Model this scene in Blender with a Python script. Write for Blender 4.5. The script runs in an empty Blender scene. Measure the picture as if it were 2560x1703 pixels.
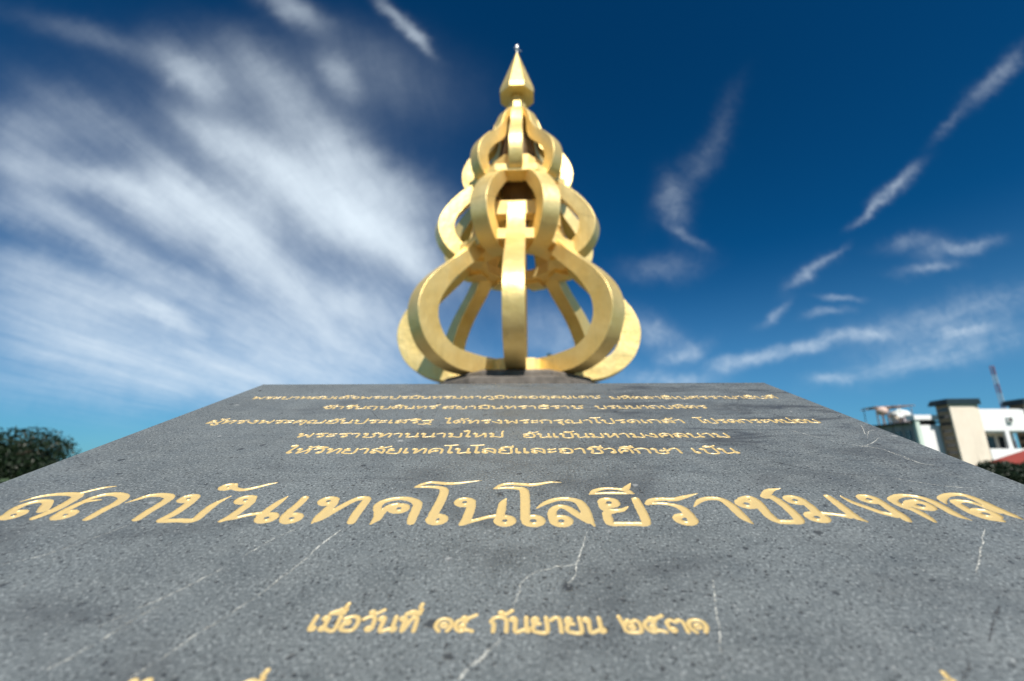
import bpy, bmesh, math, random
import numpy as np
from mathutils import Vector, Matrix, noise as mnoise
from mathutils.geometry import delaunay_2d_cdt
R = math.radians
scene = bpy.context.scene
COL = scene.collection

# ------------------------------------------------------------------ camera
cam = bpy.data.cameras.new('camera')
cam.sensor_width = 36.0
cam.lens = 16.0
cam.clip_start = 0.01
cam.clip_end = 3000
cam.dof.use_dof = True
cam.dof.focus_distance = 0.66
cam.dof.aperture_fstop = 3.0
co = bpy.data.objects.new('camera', cam)
COL.objects.link(co)
co.location = (0, 0, 1.6)
co.rotation_euler = (R(90 + 15.3), 0, R(1.2))
scene.camera = co

# ------------------------------------------------------------------ sky and sun
SUN_EL, SUN_AZ = 50.0, 164.0      # azimuth clockwise from +Y: behind the camera, to its right
scene.view_settings.view_transform = 'Standard'
scene.view_settings.look = 'None'
scene.view_settings.gamma = 1
scene.view_settings.exposure = 0.35
scene.view_settings.use_curve_mapping = False
try:
    scene.cycles.max_bounces = 8
    scene.cycles.transparent_max_bounces = 16
except Exception:
    pass

sl = bpy.data.lights.new('sun', 'SUN')
sl.energy = 5.0
sl.angle = R(0.53)
sl.color = (1.0, 0.95, 0.87)
so = bpy.data.objects.new('sun', sl)
COL.objects.link(so)
sd = Vector((math.sin(R(SUN_AZ)) * math.cos(R(SUN_EL)), math.cos(R(SUN_AZ)) * math.cos(R(SUN_EL)), math.sin(R(SUN_EL))))
so.rotation_euler = sd.to_track_quat('Z', 'Y').to_euler()

SKY_TINT = (0.26, 0.66, 0.76)
SKY_SAT = 1.06
SKY_GAMMA = 1.3
SKY_CLOUD = 1.1
CLOUD_COL = (6.1, 7.0, 7.8)
# positions on the slab in millimetres, measured from below the lens; wisps in tangents of azimuth and height
MAIN=[('ส',[('o',-570.5,473.5,7.6),[(-572.9,467.4,3),(-579.8,476.7,4),(-584.8,489.9,4.7),(-583.5,499.5,4.7),(-576.8,505.8,4.7),(-564.6,505.2,4.5),(-554.1,492.7,5.5),(-547.4,483.4,5)],[(-597.6,504.8,1),(-590.1,516.8,3),(-576.5,523.8,4),(-558.3,525.4,4.7),(-543.0,520.6,5.5),(-537.5,501.9,5.5),(-535.7,483.4,5.5),(-539.0,467.1,4.5)],[(-549.0,524.5,3.5),(-537.9,538.0,3),(-529.5,544.5,2.3),(-519.4,547.8,0.8)]]),('ถ',[('o',-512.2,473.7,7.6),[(-516.0,468.7,4),(-521.4,480.9,4.5),(-521.7,492.8,4.7),(-521.2,501.1,4.5),(-518.4,506.0,3.5),(-504.9,510.3,1.5)],[(-522.7,508.2,3),(-518.9,516.4,4),(-510.6,524.0,4.5),(-497.2,524.6,5),(-482.9,517.1,5.5),(-477.6,501.3,5.3),(-478.5,486.3,5),(-477.4,465.4,4.5)]]),('า',[[(-468.1,502.7,0.8),(-461.4,512.2,3),(-454.8,520.8,4.2),(-441.5,523.3,5),(-426.4,517.3,5.3),(-423.0,500.1,5.2),(-423.3,482.6,5),(-421.8,465.0,4.6)]]),('บ',[('o',-400.8,513.9,7.2),[(-394.2,517.4,4),(-391.5,504.4,5),(-390.2,486.7,5),(-390.6,473.8,5),(-392.6,462.0,4.2),(-373.1,462.3,4),(-357.4,462.9,4.5),(-358.5,480.3,4.8),(-359.3,500.3,4.2),(-353.4,520.5,0.7)]]),('ั',[('o',-373.7,546.1,6.4),[(-369.1,553.8,3),(-362.6,542.3,3.5),(-350.3,537.5,3.8),(-340.0,541.7,3.3),(-327.4,552.2,2.8),(-316.9,559.6,0.8)]]),('น',[('o',-329.9,510.9,7.6),[(-324.1,517.6,4),(-319.7,501.9,5),(-320.1,484.3,5),(-321.5,470.3,4.8),(-326.1,461.3,3)],[(-324.6,463.7,3),(-314.9,467.9,3),(-306.0,473.6,3.2),(-294.6,478.0,3.2),(-288.1,475.5,3.5)],('o',-280.3,468.3,7.8),[(-283.4,520.1,0.7),(-286.1,504.8,4),(-288.3,487.1,4.7),(-289.8,473.0,4.7)]]),('เ',[[(-260.6,516.4,4.4),(-260.1,500.7,4.7),(-261.8,482.0,4.8),(-261.6,470.6,4.7)],('o',-252.5,467.5,7.8)]),('ท',[('o',-228.9,507.8,7.6),[(-221.7,512.1,4.2),(-220.2,498.1,5),(-221.9,480.8,5),(-223.2,469.6,4.7),(-225.2,456.4,1)],[(-222.4,462.3,3),(-218.1,472.0,5),(-212.1,484.8,4.2),(-202.9,504.2,4.2),(-194.6,514.5,4.7),(-184.9,513.7,4.7),(-184.4,496.8,5),(-184.6,475.9,5),(-183.6,459.7,4.4)]]),('ค',[[(-161.4,455.6,1.2),(-158.0,468.6,4.8),(-160.6,481.1,5),(-166.4,495.6,4.6),(-161.7,508.0,4.5),(-147.6,514.7,4.2),(-133.8,513.0,4.7),(-122.0,502.6,5.2),(-120.0,485.1,5.2),(-119.9,471.3,5),(-118.9,458.6,4.2)],('o',-140.4,490.3,7.8),[(-157.6,477.3,4.5),(-155.6,487.6,4),(-151.7,496.2,4),(-145.5,499.7,4)]]),('โ',[[(-135.8,545.7,0.7),(-128.0,553.9,2.8),(-116.2,560.0,3.2),(-98.3,556.7,3.8),(-82.5,557.4,3.2),(-68.6,561.8,2.2),(-52.8,566.3,0.6)],[(-133.4,546.4,2),(-117.9,547.0,3),(-103.3,544.5,4),(-96.3,536.6,5.2),(-95.5,515.4,5.4),(-96.8,493.1,5.4),(-98.4,476.3,5.2),(-98.0,466.5,5)],('o',-92.4,465.8,7.8)]),('น',[('o',-67.2,505.6,7.8),[(-58.6,508.4,4.2),(-58.3,493.3,5),(-59.4,475.2,5.2),(-60.9,461.9,5),(-64.6,455.6,3)],[(-62.7,457.2,3.5),(-51.4,463.6,3),(-39.8,469.9,3),(-30.2,473.4,3.5)],[(-19.1,514.8,1),(-22.2,504.3,4),(-23.2,488.1,4.8),(-24.6,470.5,4.7)],('o',-18.6,463.3,7.8)]),('โ',[[(-35.5,540.8,0.7),(-26.9,551.5,3),(-15.6,556.2,3.5),(-1.3,554.5,3.8),(12.9,552.9,4),(27.3,557.6,3),(37.6,561.3,2.2),(50.1,560.3,0.6)],[(-32.1,542.4,2),(-19.5,544.3,3),(-5.5,543.1,4),(2.1,537.4,5.3),(3.6,515.8,5.5),(3.5,488.3,5.3),(3.3,465.8,5)],('o',12.1,463.4,8.6)]),('ล',[[(16.7,491.5,0.9),(27.3,503.9,3.5),(41.0,513.0,4),(55.6,513.6,4.5),(66.5,506.0,5.3),(70.5,488.5,5.6),(71.7,470.9,5.2),(75.9,452.9,1)],('o',41.9,463.1,8.4),[(33.9,461.2,4.5),(32.9,475.7,4.8),(35.3,488.4,4.5),(43.5,495.8,4.2),(51.9,491.1,4.5),(61.4,475.8,4.7),(70.3,461.4,3.5)]]),('ย',[('o',100.7,505.3,8.4),[(91.5,500.6,4),(93.4,489.9,4.5),(101.4,486.1,4),(111.7,487.4,3.5),(120.6,495.6,1)],[(101.4,483.0,3.5),(94.2,480.9,4.6),(92.9,468.6,5),(94.1,458.0,4.5),(107.5,457.4,4),(119.3,457.5,4),(130.7,458.4,4.6),(133.1,476.1,5.2),(133.4,494.0,5.2),(133.7,513.9,4.6)]]),('ี',[[(81.4,526.3,1),(89.5,536.4,3.5),(103.0,542.7,3),(116.7,541.8,2.8),(125.9,539.6,4),(131.6,546.6,3.6),(138.2,557.8,0.8)],[(82.8,527.8,2),(100.7,530.0,2.8),(117.0,530.0,3.3),(134.9,528.6,1.2)],[(125.5,537.7,3.5),(130.8,534.0,3.8),(132.1,531.0,3)]]),('ร',[[(144.2,502.2,3),(151.5,511.1,4),(164.9,514.3,4),(179.0,513.5,4.2),(193.1,520.1,3.3),(211.7,529.1,0.8)],[(145.3,502.7,2.5),(160.3,503.6,2.8),(173.1,499.6,3.5),(180.5,491.6,5),(182.9,477.6,5.4),(182.6,464.3,5)],('o',175.5,467.1,8.6)]),('า',[[(195.2,495.6,0.9),(208.0,510.7,3.5),(222.0,516.5,4.2),(233.6,513.1,4.8),(238.0,499.8,5.3),(238.9,482.8,5.3),(239.7,469.3,4.5),(242.6,458.3,1)]]),('ช',[('o',257.9,503.1,8.2),[(257.2,515.1,3.5),(267.2,519.5,3.8),(271.6,515.2,4.5),(272.3,504.0,5),(269.7,486.8,5.2),(269.0,471.8,5.2),(272.7,463.5,4.6),(282.4,462.0,4.2),(294.0,463.7,4.8),(297.8,478.1,5.2),(298.8,494.7,5.2),(297.9,511.0,5.2),(294.9,521.0,5.5)],[(288.3,521.0,5),(299.4,534.5,5),(307.9,540.1,3),(319.2,543.2,0.7)]]),('ม',[('o',318.7,512.5,8),[(326.5,512.5,4),(326.3,498.8,5),(324.8,484.5,5),(324.4,478.2,4)],('o',318.6,472.6,8),[(331.5,480.7,3.5),(342.6,478.3,3.2),(352.9,474.2,4.4)],[(362.5,522.1,4),(361.5,504.3,5),(359.9,485.9,5.2),(359.9,472.3,4.6),(364.8,462.6,0.9)]]),('ง',[('o',405.6,515.1,8),[(414.4,515.6,3.8),(412.4,503.1,5),(411.1,487.4,5.4),(410.7,474.9,5.2),(409.1,465.8,3.6)],[(378.1,523.3,0.9),(380.5,508.0,3.2),(387.5,495.0,3.8),(394.7,483.5,4.2),(403.3,476.1,4.6)]]),('ค',[[(435.2,463.6,2),(436.2,475.5,4.2),(435.5,488.7,4.6),(429.9,498.4,4.6),(430.9,512.9,4.8),(446.6,523.5,4.2),(459.7,523.6,4.2),(469.8,517.3,4.8),(472.8,506.1,5.2),(472.1,491.5,5.2),(471.4,477.6,4.6),(475.7,466.6,0.9)],('o',452.5,500.1,9),[(434.0,497.3,3.5),(444.9,507.4,4),(456.8,511.0,4)]]),('ล',[[(483.5,503.9,1.2),(489.9,515.9,4.2),(506.2,526.1,4),(522.5,526.7,4.5),(527.8,516.0,5.2),(528.0,500.9,5.5),(528.3,487.8,5.4),(529.9,477.9,4.2),(532.0,468.8,0.9)],[(523.2,485.3,4),(520.0,492.9,3.5),(516.9,504.9,3.6),(509.6,510.3,3.8),(498.2,508.4,4.6),(494.2,494.1,5),(493.4,480.7,5.2),(497.6,471.7,5),(506.8,466.3,3.4)],('o',505.4,480.7,8.4)])]
LINES=[('พระบาทสมเด็จพระปรมินทรมหาภูมิพลอดุลยเดช', -621.2, 177.1, 1008.8, 20), ('มหิตลาธิเบศรรามาธิบดี', 199.4, 571.3, 1001.4, 20), ('จักรีนฤบดินทร์', -421.4, -179.6, 921.7, 20), ('สยามินทราธิราช', -166.5, 126.3, 920.6, 20), ('บรมนาถบพิตร', 153.6, 382.8, 919.5, 20), ('ผู้ทรงพระคุณอันประเสริฐ', -593.9, -168.5, 819.3, 20), ('ได้ทรงพระกรุณาโปรดเกล้า', -143.4, 300.0, 817.6, 20), ('โปรดกระหม่อม', 328.5, 544.8, 817.8, 20), ('พระราชทานนามใหม่', -385.2, -32.4, 739.6, 20), ('อันเป็นมหามงคลนาม', 1.8, 344.5, 737.1, 20), ('ให้วิทยาลัยเทคโนโลยีและอาชีวศึกษา', -365.7, 241.6, 664.6, 20), ('เป็น', 258.9, 324.8, 664.1, 20), ('เมื่อวันที่', -159.5, -79.3, 304.4, 14.5), ('๑๕', -65.1, -37.1, 304.7, 14), ('กันยายน', -23.6, 58.9, 304.6, 14.5), ('๒๕๓๑', 72.8, 135.2, 305.4, 14)]
VEINS=[(1.3,[(-187,448),(-198,416),(-202,388),(-210,365),(-218,341),(-227,318),(-238,296),(-246,277),(-255,259)]),(1.0,[(-228,454),(-246,432),(-264,394)]),(1.0,[(-418,459),(-434,427),(-456,396),(-479,382)]),(1.2,[(-288,329),(-296,316),(-301,298),(-307,283),(-315,266)]),(1.0,[(-267,381),(-285,351),(-302,327),(-317,305)]),(0.9,[(-599,485),(-585,498),(-566,512)]),(1.1,[(68,445),(57,412),(48,387),(30,382),(14,375),(1,364),(-3,346),(-8,327)]),(1.1,[(57,412),(45,369),(38,359)]),(2.6,[(-15,297),(-23,286),(-31,277),(-37,271),(-40,262)]),(1.2,[(-14,312),(-19,297)]),(1.2,[(163,368),(153,340),(145,314),(134,284)]),(1.3,[(474,451),(436,415),(413,395),(392,375)]),(1.2,[(615,817),(574,743),(582,733),(551,704),(522,689)]),(1.2,[(561,727),(591,764),(611,775)]),(1.3,[(75,715),(124,701),(158,683),(228,673)]),(1.3,[(401,806),(450,791),(476,754),(511,700)]),(1.2,[(-10,789),(31,755),(63,724)]),(1.2,[(511,700),(547,682),(556,629),(576,615)]),(1.2,[(554,669),(557,637),(558,625)]),(1.1,[(479,575),(524,551),(555,543)])]
CRACKS=[(1.6,[(-229,960),(-213,927),(-218,896),(-189,853),(-181,845)]),(1.6,[(-321,922),(-295,882),(-276,846)]),(1.4,[(-311,1159),(-270,1097),(-231,1054),(-204,1034)]),(1.5,[(-173,785),(-154,790),(-148,819)]),(1.8,[(321,653),(364,625),(405,594),(469,581)]),(1.6,[(477,669),(512,637),(565,615),(576,575)]),(2.2,[(372,337),(347,316),(326,297)]),(2.6,[(296,282),(286,273),(278,266)]),(1.2,[(-222,379),(-224,391),(-220,397),(-212,401)]),(1.2,[(404,799),(403,754),(418,733)])]
WISPS=[(-1.076,0.711,-0.26,0.117,0.0211,0.575),(-0.862,0.64,-0.38,0.132,0.0495,0.8624999999999999),(-0.878,0.711,-0.64,0.089,0.0293,0.5175),(-0.704,0.559,-0.62,0.089,0.0442,0.7474999999999999),(-0.577,0.436,-0.52,0.132,0.0429,0.69),(-0.39,0.35,-0.32,0.103,0.032,0.69),(-0.885,1.034,-0.79,0.104,0.0226,0.5175),(-0.716,1.014,-0.68,0.155,0.045,0.40249999999999997),(-0.783,0.833,-0.48,0.112,0.0258,0.575),(-0.598,0.715,-0.65,0.133,0.0459,0.9774999999999999),(-0.507,0.782,-0.71,0.139,0.0466,0.575),(-0.423,0.602,-0.48,0.114,0.0442,1.0924999999999998),(-0.293,0.514,-0.64,0.106,0.0275,1.15),(-0.317,0.666,-0.63,0.137,0.0369,0.5175),(-1.193,1.171,-0.35,0.208,0.0213,0.11499999999999999),(-0.924,1.031,-0.79,0.102,0.0271,0.2875),(-1.14,0.896,-0.49,0.164,0.0267,0.207),(-1.306,0.858,-0.34,0.115,0.0351,0.2875),(-1.291,0.747,-0.53,0.104,0.0301,0.45999999999999996),(-1.222,0.619,-0.33,0.12,0.025,0.45999999999999996),(-1.015,0.525,-0.53,0.113,0.0182,0.5175),(-0.819,0.422,-0.44,0.11,0.0176,0.45999999999999996),(-1.173,0.448,-0.29,0.115,0.0279,0.5175),(-0.97,0.39,-0.26,0.11,0.0272,0.575),(-0.835,0.335,-0.44,0.069,0.0134,0.69),(-1.082,0.34,-0.23,0.172,0.0311,0.5175),(-1.031,0.261,-0.12,0.184,0.0227,0.45999999999999996),(-0.579,0.223,-0.06,0.264,0.0369,0.5175),(-0.499,0.298,-0.17,0.189,0.0338,0.45999999999999996),(-0.647,1.259,-0.63,0.082,0.021,0.345),(-0.354,1.238,-0.88,0.063,0.0101,0.2875),(-0.283,1.153,-0.88,0.048,0.0081,0.45999999999999996),(-0.493,1.021,-0.97,0.064,0.0177,0.345),(-0.413,1.046,-0.44,0.189,0.0669,0.11499999999999999),(-0.316,0.44,-0.56,0.115,0.0463,0.22999999999999998),(-1.014,0.677,-0.46,0.393,0.1424,0.081),(-0.752,0.333,-0.29,0.377,0.1172,0.14400000000000002),(-0.67,0.79,-0.46,0.4,0.1139,0.06300000000000001),(-0.779,0.185,-0.02,0.392,0.0333,0.345),(0.539,0.893,-2.05,0.076,0.0124,0.034),(0.445,0.744,-2.2,0.1,0.0145,0.0748),(0.378,0.62,-1.45,0.048,0.0148,0.17),(0.403,0.529,-0.75,0.031,0.0057,0.17),(0.336,0.456,0.11,0.06,0.0167,0.10200000000000001),(1.257,0.988,-2.4,0.082,0.0107,0.21760000000000002),(1.102,0.841,-2.35,0.059,0.0064,0.0816),(0.924,0.659,-2.48,0.051,0.0069,0.40800000000000003),(0.846,0.594,-2.52,0.042,0.0038,0.272),(0.924,0.51,0.12,0.05,0.0081,0.1496),(1.036,0.497,0.18,0.059,0.008,0.30600000000000005),(0.946,0.452,0.09,0.047,0.0058,0.272),(0.728,0.469,-2.4,0.032,0.0033,0.136),(0.67,0.424,-2.55,0.04,0.0066,0.272),(0.577,0.331,-2.55,0.028,0.005,0.272),(0.739,0.37,-0.01,0.031,0.0036,0.238),(0.703,0.333,0.18,0.033,0.005,0.272),(0.467,0.218,-0.0,0.035,0.007,0.37400000000000005),(0.603,0.242,0.23,0.099,0.007,0.40800000000000003),(0.766,0.275,0.14,0.06,0.0077,0.20400000000000001),(0.803,0.275,-0.14,0.024,0.007,0.238),(0.99,0.337,0.25,0.161,0.0193,0.19040000000000004),(0.995,0.292,0.05,0.054,0.0083,0.30600000000000005),(0.975,0.259,0.19,0.149,0.0207,0.19040000000000004),(0.683,0.177,-0.09,0.033,0.0062,0.40800000000000003),(0.827,0.202,0.2,0.107,0.0096,0.20400000000000001),(0.309,0.284,-0.51,0.052,0.0197,0.272),(0.363,0.242,0.34,0.044,0.0077,0.30600000000000005),(0.328,0.178,0.04,0.067,0.0097,0.30600000000000005),(0.083,0.28,-0.59,0.098,0.0365,0.238)]

class NT:
    """small helper to write node trees"""
    def __init__(s, tree):
        s.t = tree; s.n = tree.nodes; s.l = tree.links
    def new(s, kind, **kw):
        nd = s.n.new(kind)
        for k, v in kw.items():
            setattr(nd, k, v)
        return nd
    def put(s, sock, v):
        if isinstance(v, bpy.types.NodeSocket): s.l.new(v, sock)
        else: sock.default_value = v
    def m(s, op, a, b=None, c=None, clamp=False):
        nd = s.new('ShaderNodeMath', operation=op, use_clamp=clamp)
        s.put(nd.inputs[0], a)
        if b is not None: s.put(nd.inputs[1], b)
        if c is not None: s.put(nd.inputs[2], c)
        return nd.outputs[0]
    def v(s, op, a, b=None, scale=None):
        nd = s.new('ShaderNodeVectorMath', operation=op)
        s.put(nd.inputs[0], a)
        if b is not None: s.put(nd.inputs[1], b)
        if scale is not None: s.put(nd.inputs['Scale'], scale)
        return nd.outputs['Value'] if op in ('DOT_PRODUCT', 'LENGTH') else nd.outputs[0]
    def noise(s, vec, scale, detail=4, rough=0.55, dist=0.0, out='Fac'):
        nd = s.new('ShaderNodeTexNoise')
        s.put(nd.inputs['Vector'], vec)
        nd.inputs['Scale'].default_value = scale
        nd.inputs['Detail'].default_value = detail
        nd.inputs['Roughness'].default_value = rough
        nd.inputs['Distortion'].default_value = dist
        return nd.outputs[out]
    def voro(s, vec, scale, feature='F1', out='Distance', rnd=1.0):
        nd = s.new('ShaderNodeTexVoronoi', feature=feature)
        s.put(nd.inputs['Vector'], vec)
        nd.inputs['Scale'].default_value = scale
        nd.inputs['Randomness'].default_value = rnd
        return nd.outputs[out]
    def ramp(s, fac, stops, interp='LINEAR'):
        nd = s.new('ShaderNodeValToRGB')
        s.put(nd.inputs[0], fac)
        cr = nd.color_ramp; cr.interpolation = interp
        while len(cr.elements) < len(stops): cr.elements.new(0.5)
        for e, (p, c) in zip(cr.elements, stops):
            e.position = p
            e.color = (c, c, c, 1) if not isinstance(c, tuple) else (*c, 1)
        return nd.outputs[0]
    def map(s, fac, a, b, c=0.0, d=1.0, smooth=False):
        nd = s.new('ShaderNodeMapRange', clamp=True)
        if smooth: nd.interpolation_type = 'SMOOTHSTEP'
        s.put(nd.inputs[0], fac)
        for i, v in enumerate((a, b, c, d)): s.put(nd.inputs[i + 1], v)
        return nd.outputs[0]
    def mix(s, fac, a, b, mode='MIX'):
        nd = s.new('ShaderNodeMix', data_type='RGBA', blend_type=mode)
        s.put(nd.inputs[0], fac)
        s.put(nd.inputs[6], a if isinstance(a, bpy.types.NodeSocket) else (*a, 1))
        s.put(nd.inputs[7], b if isinstance(b, bpy.types.NodeSocket) else (*b, 1))
        return nd.outputs[2]
    def mapping(s, vec, loc=(0, 0, 0), rot=(0, 0, 0), sc=(1, 1, 1), kind='POINT'):
        nd = s.new('ShaderNodeMapping', vector_type=kind)
        s.put(nd.inputs['Vector'], vec)
        nd.inputs['Location'].default_value = loc
        nd.inputs['Rotation'].default_value = rot
        nd.inputs['Scale'].default_value = sc
        return nd.outputs[0]

# ---- world: Nishita sky with a high layer of cirrus
world = bpy.data.worlds.new('World')
scene.world = world
world.use_nodes = True
w = NT(world.node_tree)
w.n.clear()
sky = w.new('ShaderNodeTexSky', sky_type='NISHITA')
sky.sun_disc = False
sky.sun_elevation = R(SUN_EL)
sky.sun_rotation = R(SUN_AZ)
sky.altitude = 1500
sky.air_density = 1.0
sky.dust_density = 1.1
sky.ozone_density = 4.0
tc = w.new('ShaderNodeTexCoord')
dirv = tc.outputs['Generated']
sep = w.new('ShaderNodeSeparateXYZ'); w.l.new(dirv, sep.inputs[0])
dx, dy, dz = sep.outputs
zz = w.m('ADD', w.m('MAXIMUM', dz, 0.0), 0.06)
cp = w.new('ShaderNodeCombineXYZ')                    # position on the cirrus layer
w.put(cp.inputs[0], w.m('DIVIDE', dx, zz)); w.put(cp.inputs[1], w.m('DIVIDE', dy, zz))
plane = cp.outputs[0]
streak = w.noise(w.mapping(plane, sc=(2.6, 0.6, 1), rot=(0, 0, R(-6))), 1.5, 6, 0.55, 0.5)
broad = w.noise(w.mapping(plane, sc=(1.0, 0.45, 1)), 0.9, 3, 0.5, 0.3)
yy = w.m('MAXIMUM', dy, 0.05)
gn = w.new('ShaderNodeCombineXYZ')                    # the northern half of the sky
w.put(gn.inputs[0], w.m('DIVIDE', dx, yy)); w.put(gn.inputs[1], w.m('DIVIDE', dz, yy))
g0 = gn.outputs[0]
wob = w.v('SUBTRACT', w.noise(g0, 5.0, 5, 0.55, 0, 'Color'), (0.5, 0.5, 0.5))
wob2 = w.v('SUBTRACT', w.noise(g0, 22.0, 3, 0.6, 0, 'Color'), (0.5, 0.5, 0.5))
gsoft = w.v('ADD', g0, w.v('SCALE', wob, scale=0.085))
gsoft = w.v('ADD', gsoft, w.v('SCALE', wob2, scale=0.022))
mz = w.v('MULTIPLY', gsoft, (1, 1, 0))
acc = None
for (cx, cy, an, ln, wd, it) in WISPS:
    q = w.mapping(mz, loc=(cx, cy, 0), rot=(0, 0, an), sc=(ln * 1.1 + wd * .3, wd * (1.6 if wd > .02 else 1.7), 1), kind='TEXTURE')
    q2 = w.v('DOT_PRODUCT', q, q)
    e = w.m('POWER', 0.42, q2)
    acc = w.m('MULTIPLY_ADD', e, it, 0.0) if acc is None else w.m('MULTIPLY_ADD', e, it, acc)
north = w.map(dy, 0.1, 0.3)
# elsewhere in the sky the same kind of cirrus, scattered
rest = w.m('MULTIPLY', w.map(broad, 0.48, 0.75), 0.7)
rest = w.m('MULTIPLY', rest, w.m('SUBTRACT', 1.0, north))
acc = w.m('ADD', w.m('MULTIPLY', acc, north), rest)
veil = w.m('MULTIPLY_ADD', streak, 1.5, 0.22)
fine = w.noise(w.mapping(plane, sc=(6, 1.6, 1), rot=(0, 0, R(8))), 2.2, 6, 0.65, 0.8)
veil = w.m('MULTIPLY', veil, w.m('MULTIPLY_ADD', fine, 0.7, 0.65))
clump = w.noise(gsoft, 26, 4, .6, .4)
veil = w.m('MULTIPLY', veil, w.m('MULTIPLY_ADD', w.m('SUBTRACT', w.map(clump, .35, .68), .5), w.map(dx, -.05, .3, .15, .8), 1.0))
dens = w.m('MULTIPLY', acc, veil)
dens = w.m('SUBTRACT', 1.0, w.m('POWER', 0.36, dens))
dens = w.m('MULTIPLY', dens, SKY_CLOUD, clamp=True)
gm = w.new('ShaderNodeGamma'); gm.inputs[1].default_value = SKY_GAMMA
w.l.new(w.v('SCALE', sky.outputs[0], scale=0.1), gm.inputs[0])
skyc = w.mix(1.0, w.v('SCALE', gm.outputs[0], scale=10.0), SKY_TINT, 'MULTIPLY')
hs = w.new('ShaderNodeHueSaturation')
hs.inputs['Saturation'].default_value = SKY_SAT
hs.inputs['Hue'].default_value = 0.5
w.l.new(skyc, hs.inputs['Color'])
hazy = w.mix(w.map(dz, 0.0, 0.42, .5, 0.0, True), hs.outputs[0], (1.35, 3.1, 4.9))
col = w.mix(dens, hazy, CLOUD_COL)
bg = w.new('ShaderNodeBackground'); bg.inputs['Strength'].default_value = 0.1
w.l.new(col, bg.inputs[0])
wo = w.new('ShaderNodeOutputWorld'); w.l.new(bg.outputs[0], wo.inputs[0])

# ------------------------------------------------------------------ helpers
def link(o, parent=None):
    COL.objects.link(o)
    if parent is not None: o.parent = parent
    return o
def thing(name, label, cat, loc=(0, 0, 0), rotz=0, group=None):
    o = bpy.data.objects.new(name, None)
    o.empty_display_size = 0.2
    o.location = loc; o.rotation_euler = (0, 0, rotz)
    o['label'] = label; o['category'] = cat
    if group: o['group'] = group
    return link(o)
def tag(o, label, cat, group=None):
    o['label'] = label; o['category'] = cat
    if group: o['group'] = group
    return o
def mobj(name, verts, faces, mat, parent=None, smooth=False, loc=(0, 0, 0)):
    me = bpy.data.meshes.new(name)
    me.from_pydata([tuple(v) for v in verts], [], faces)
    me.materials.append(mat)
    if smooth: me.polygons.foreach_set('use_smooth', [True] * len(me.polygons))
    me.update()
    o = bpy.data.objects.new(name, me); o.location = loc
    return link(o, parent)
def fix_normals(o):
    bm = bmesh.new(); bm.from_mesh(o.data)
    bmesh.ops.recalc_face_normals(bm, faces=bm.faces)
    bm.to_mesh(o.data); bm.free()
    return o
def bevel(o, wd, seg=2, ang=30):
    b = o.modifiers.new('bevel', 'BEVEL'); b.width = wd; b.segments = seg; b.limit_method = 'ANGLE'; b.angle_limit = R(ang)
    b.harden_normals = False
    return o
class MB:
    """collects boxes, prisms and tubes into ONE mesh object"""
    def __init__(s): s.v = []; s.f = []
    def box(s, a, b):
        n = len(s.v); (x0, y0, z0), (x1, y1, z1) = a, b
        s.v += [(x0, y0, z0), (x1, y0, z0), (x1, y1, z0), (x0, y1, z0), (x0, y0, z1), (x1, y0, z1), (x1, y1, z1), (x0, y1, z1)]
        s.f += [tuple(n + i for i in q) for q in ((3, 2, 1, 0), (4, 5, 6, 7), (0, 1, 5, 4), (1, 2, 6, 5), (2, 3, 7, 6), (3, 0, 4, 7))]
        return s
    def poly(s, pts, faces):
        n = len(s.v); s.v += list(pts); s.f += [tuple(n + i for i in q) for q in faces]; return s
    def rings(s, rings, cap=True):
        n = len(s.v); k = len(rings[0])
        for r_ in rings: s.v += list(r_)
        for i in range(len(rings) - 1):
            for j in range(k):
                a = n + i * k + j; b = n + i * k + (j + 1) % k
                s.f.append((a, b, b + k, a + k))
        if cap:
            s.f.append(tuple(n + j for j in reversed(range(k))))
            s.f.append(tuple(n + (len(rings) - 1) * k + j for j in range(k)))
        return s
    def tube(s, pts, rad, k=8):
        pts = [Vector(p) for p in pts]; rs = rad if isinstance(rad, (list, tuple)) else [rad] * len(pts)
        rg = []
        for i, p in enumerate(pts):
            t = (pts[min(i + 1, len(pts) - 1)] - pts[max(i - 1, 0)]).normalized()
            a = t.cross(Vector((0, 0, 1))) if abs(t.z) < 0.9 else t.cross(Vector((1, 0, 0)))
            a.normalize(); b = t.cross(a)
            rg.append([tuple(p + (a * math.cos(2 * math.pi * j / k) + b * math.sin(2 * math.pi * j / k)) * rs[i]) for j in range(k)])
        return s.rings(rg)
    def ngon(s, prof, k=8, off=22.5, inner=None):
        """prism/pyramid stack: prof = [(R, z)], corners at off degrees"""
        return s.rings([[(r_ * math.sin(R(off + 360 / k * j)), -r_ * math.cos(R(off + 360 / k * j)), z) for j in range(k)] for r_, z in prof])
    def ngon_ring(s, loop, k=8, off=22.5):
        """closed ring with cross-section loop [(R, z), ...]"""
        n = len(s.v); m_ = len(loop)
        for j in range(k):
            for r_, z in loop:
                s.v.append((r_ * math.sin(R(off + 360 / k * j)), -r_ * math.cos(R(off + 360 / k * j)), z))
        for j in range(k):
            for i in range(m_):
                a = n + j * m_ + i; b = n + j * m_ + (i + 1) % m_
                c = n + ((j + 1) % k) * m_ + (i + 1) % m_; d = n + ((j + 1) % k) * m_ + i
                s.f.append((a, b, c, d))
        return s
    def build(s, name, mat, parent=None, smooth=False, loc=(0, 0, 0)):
        return fix_normals(mobj(name, s.v, s.f, mat, parent, smooth, loc))
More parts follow.
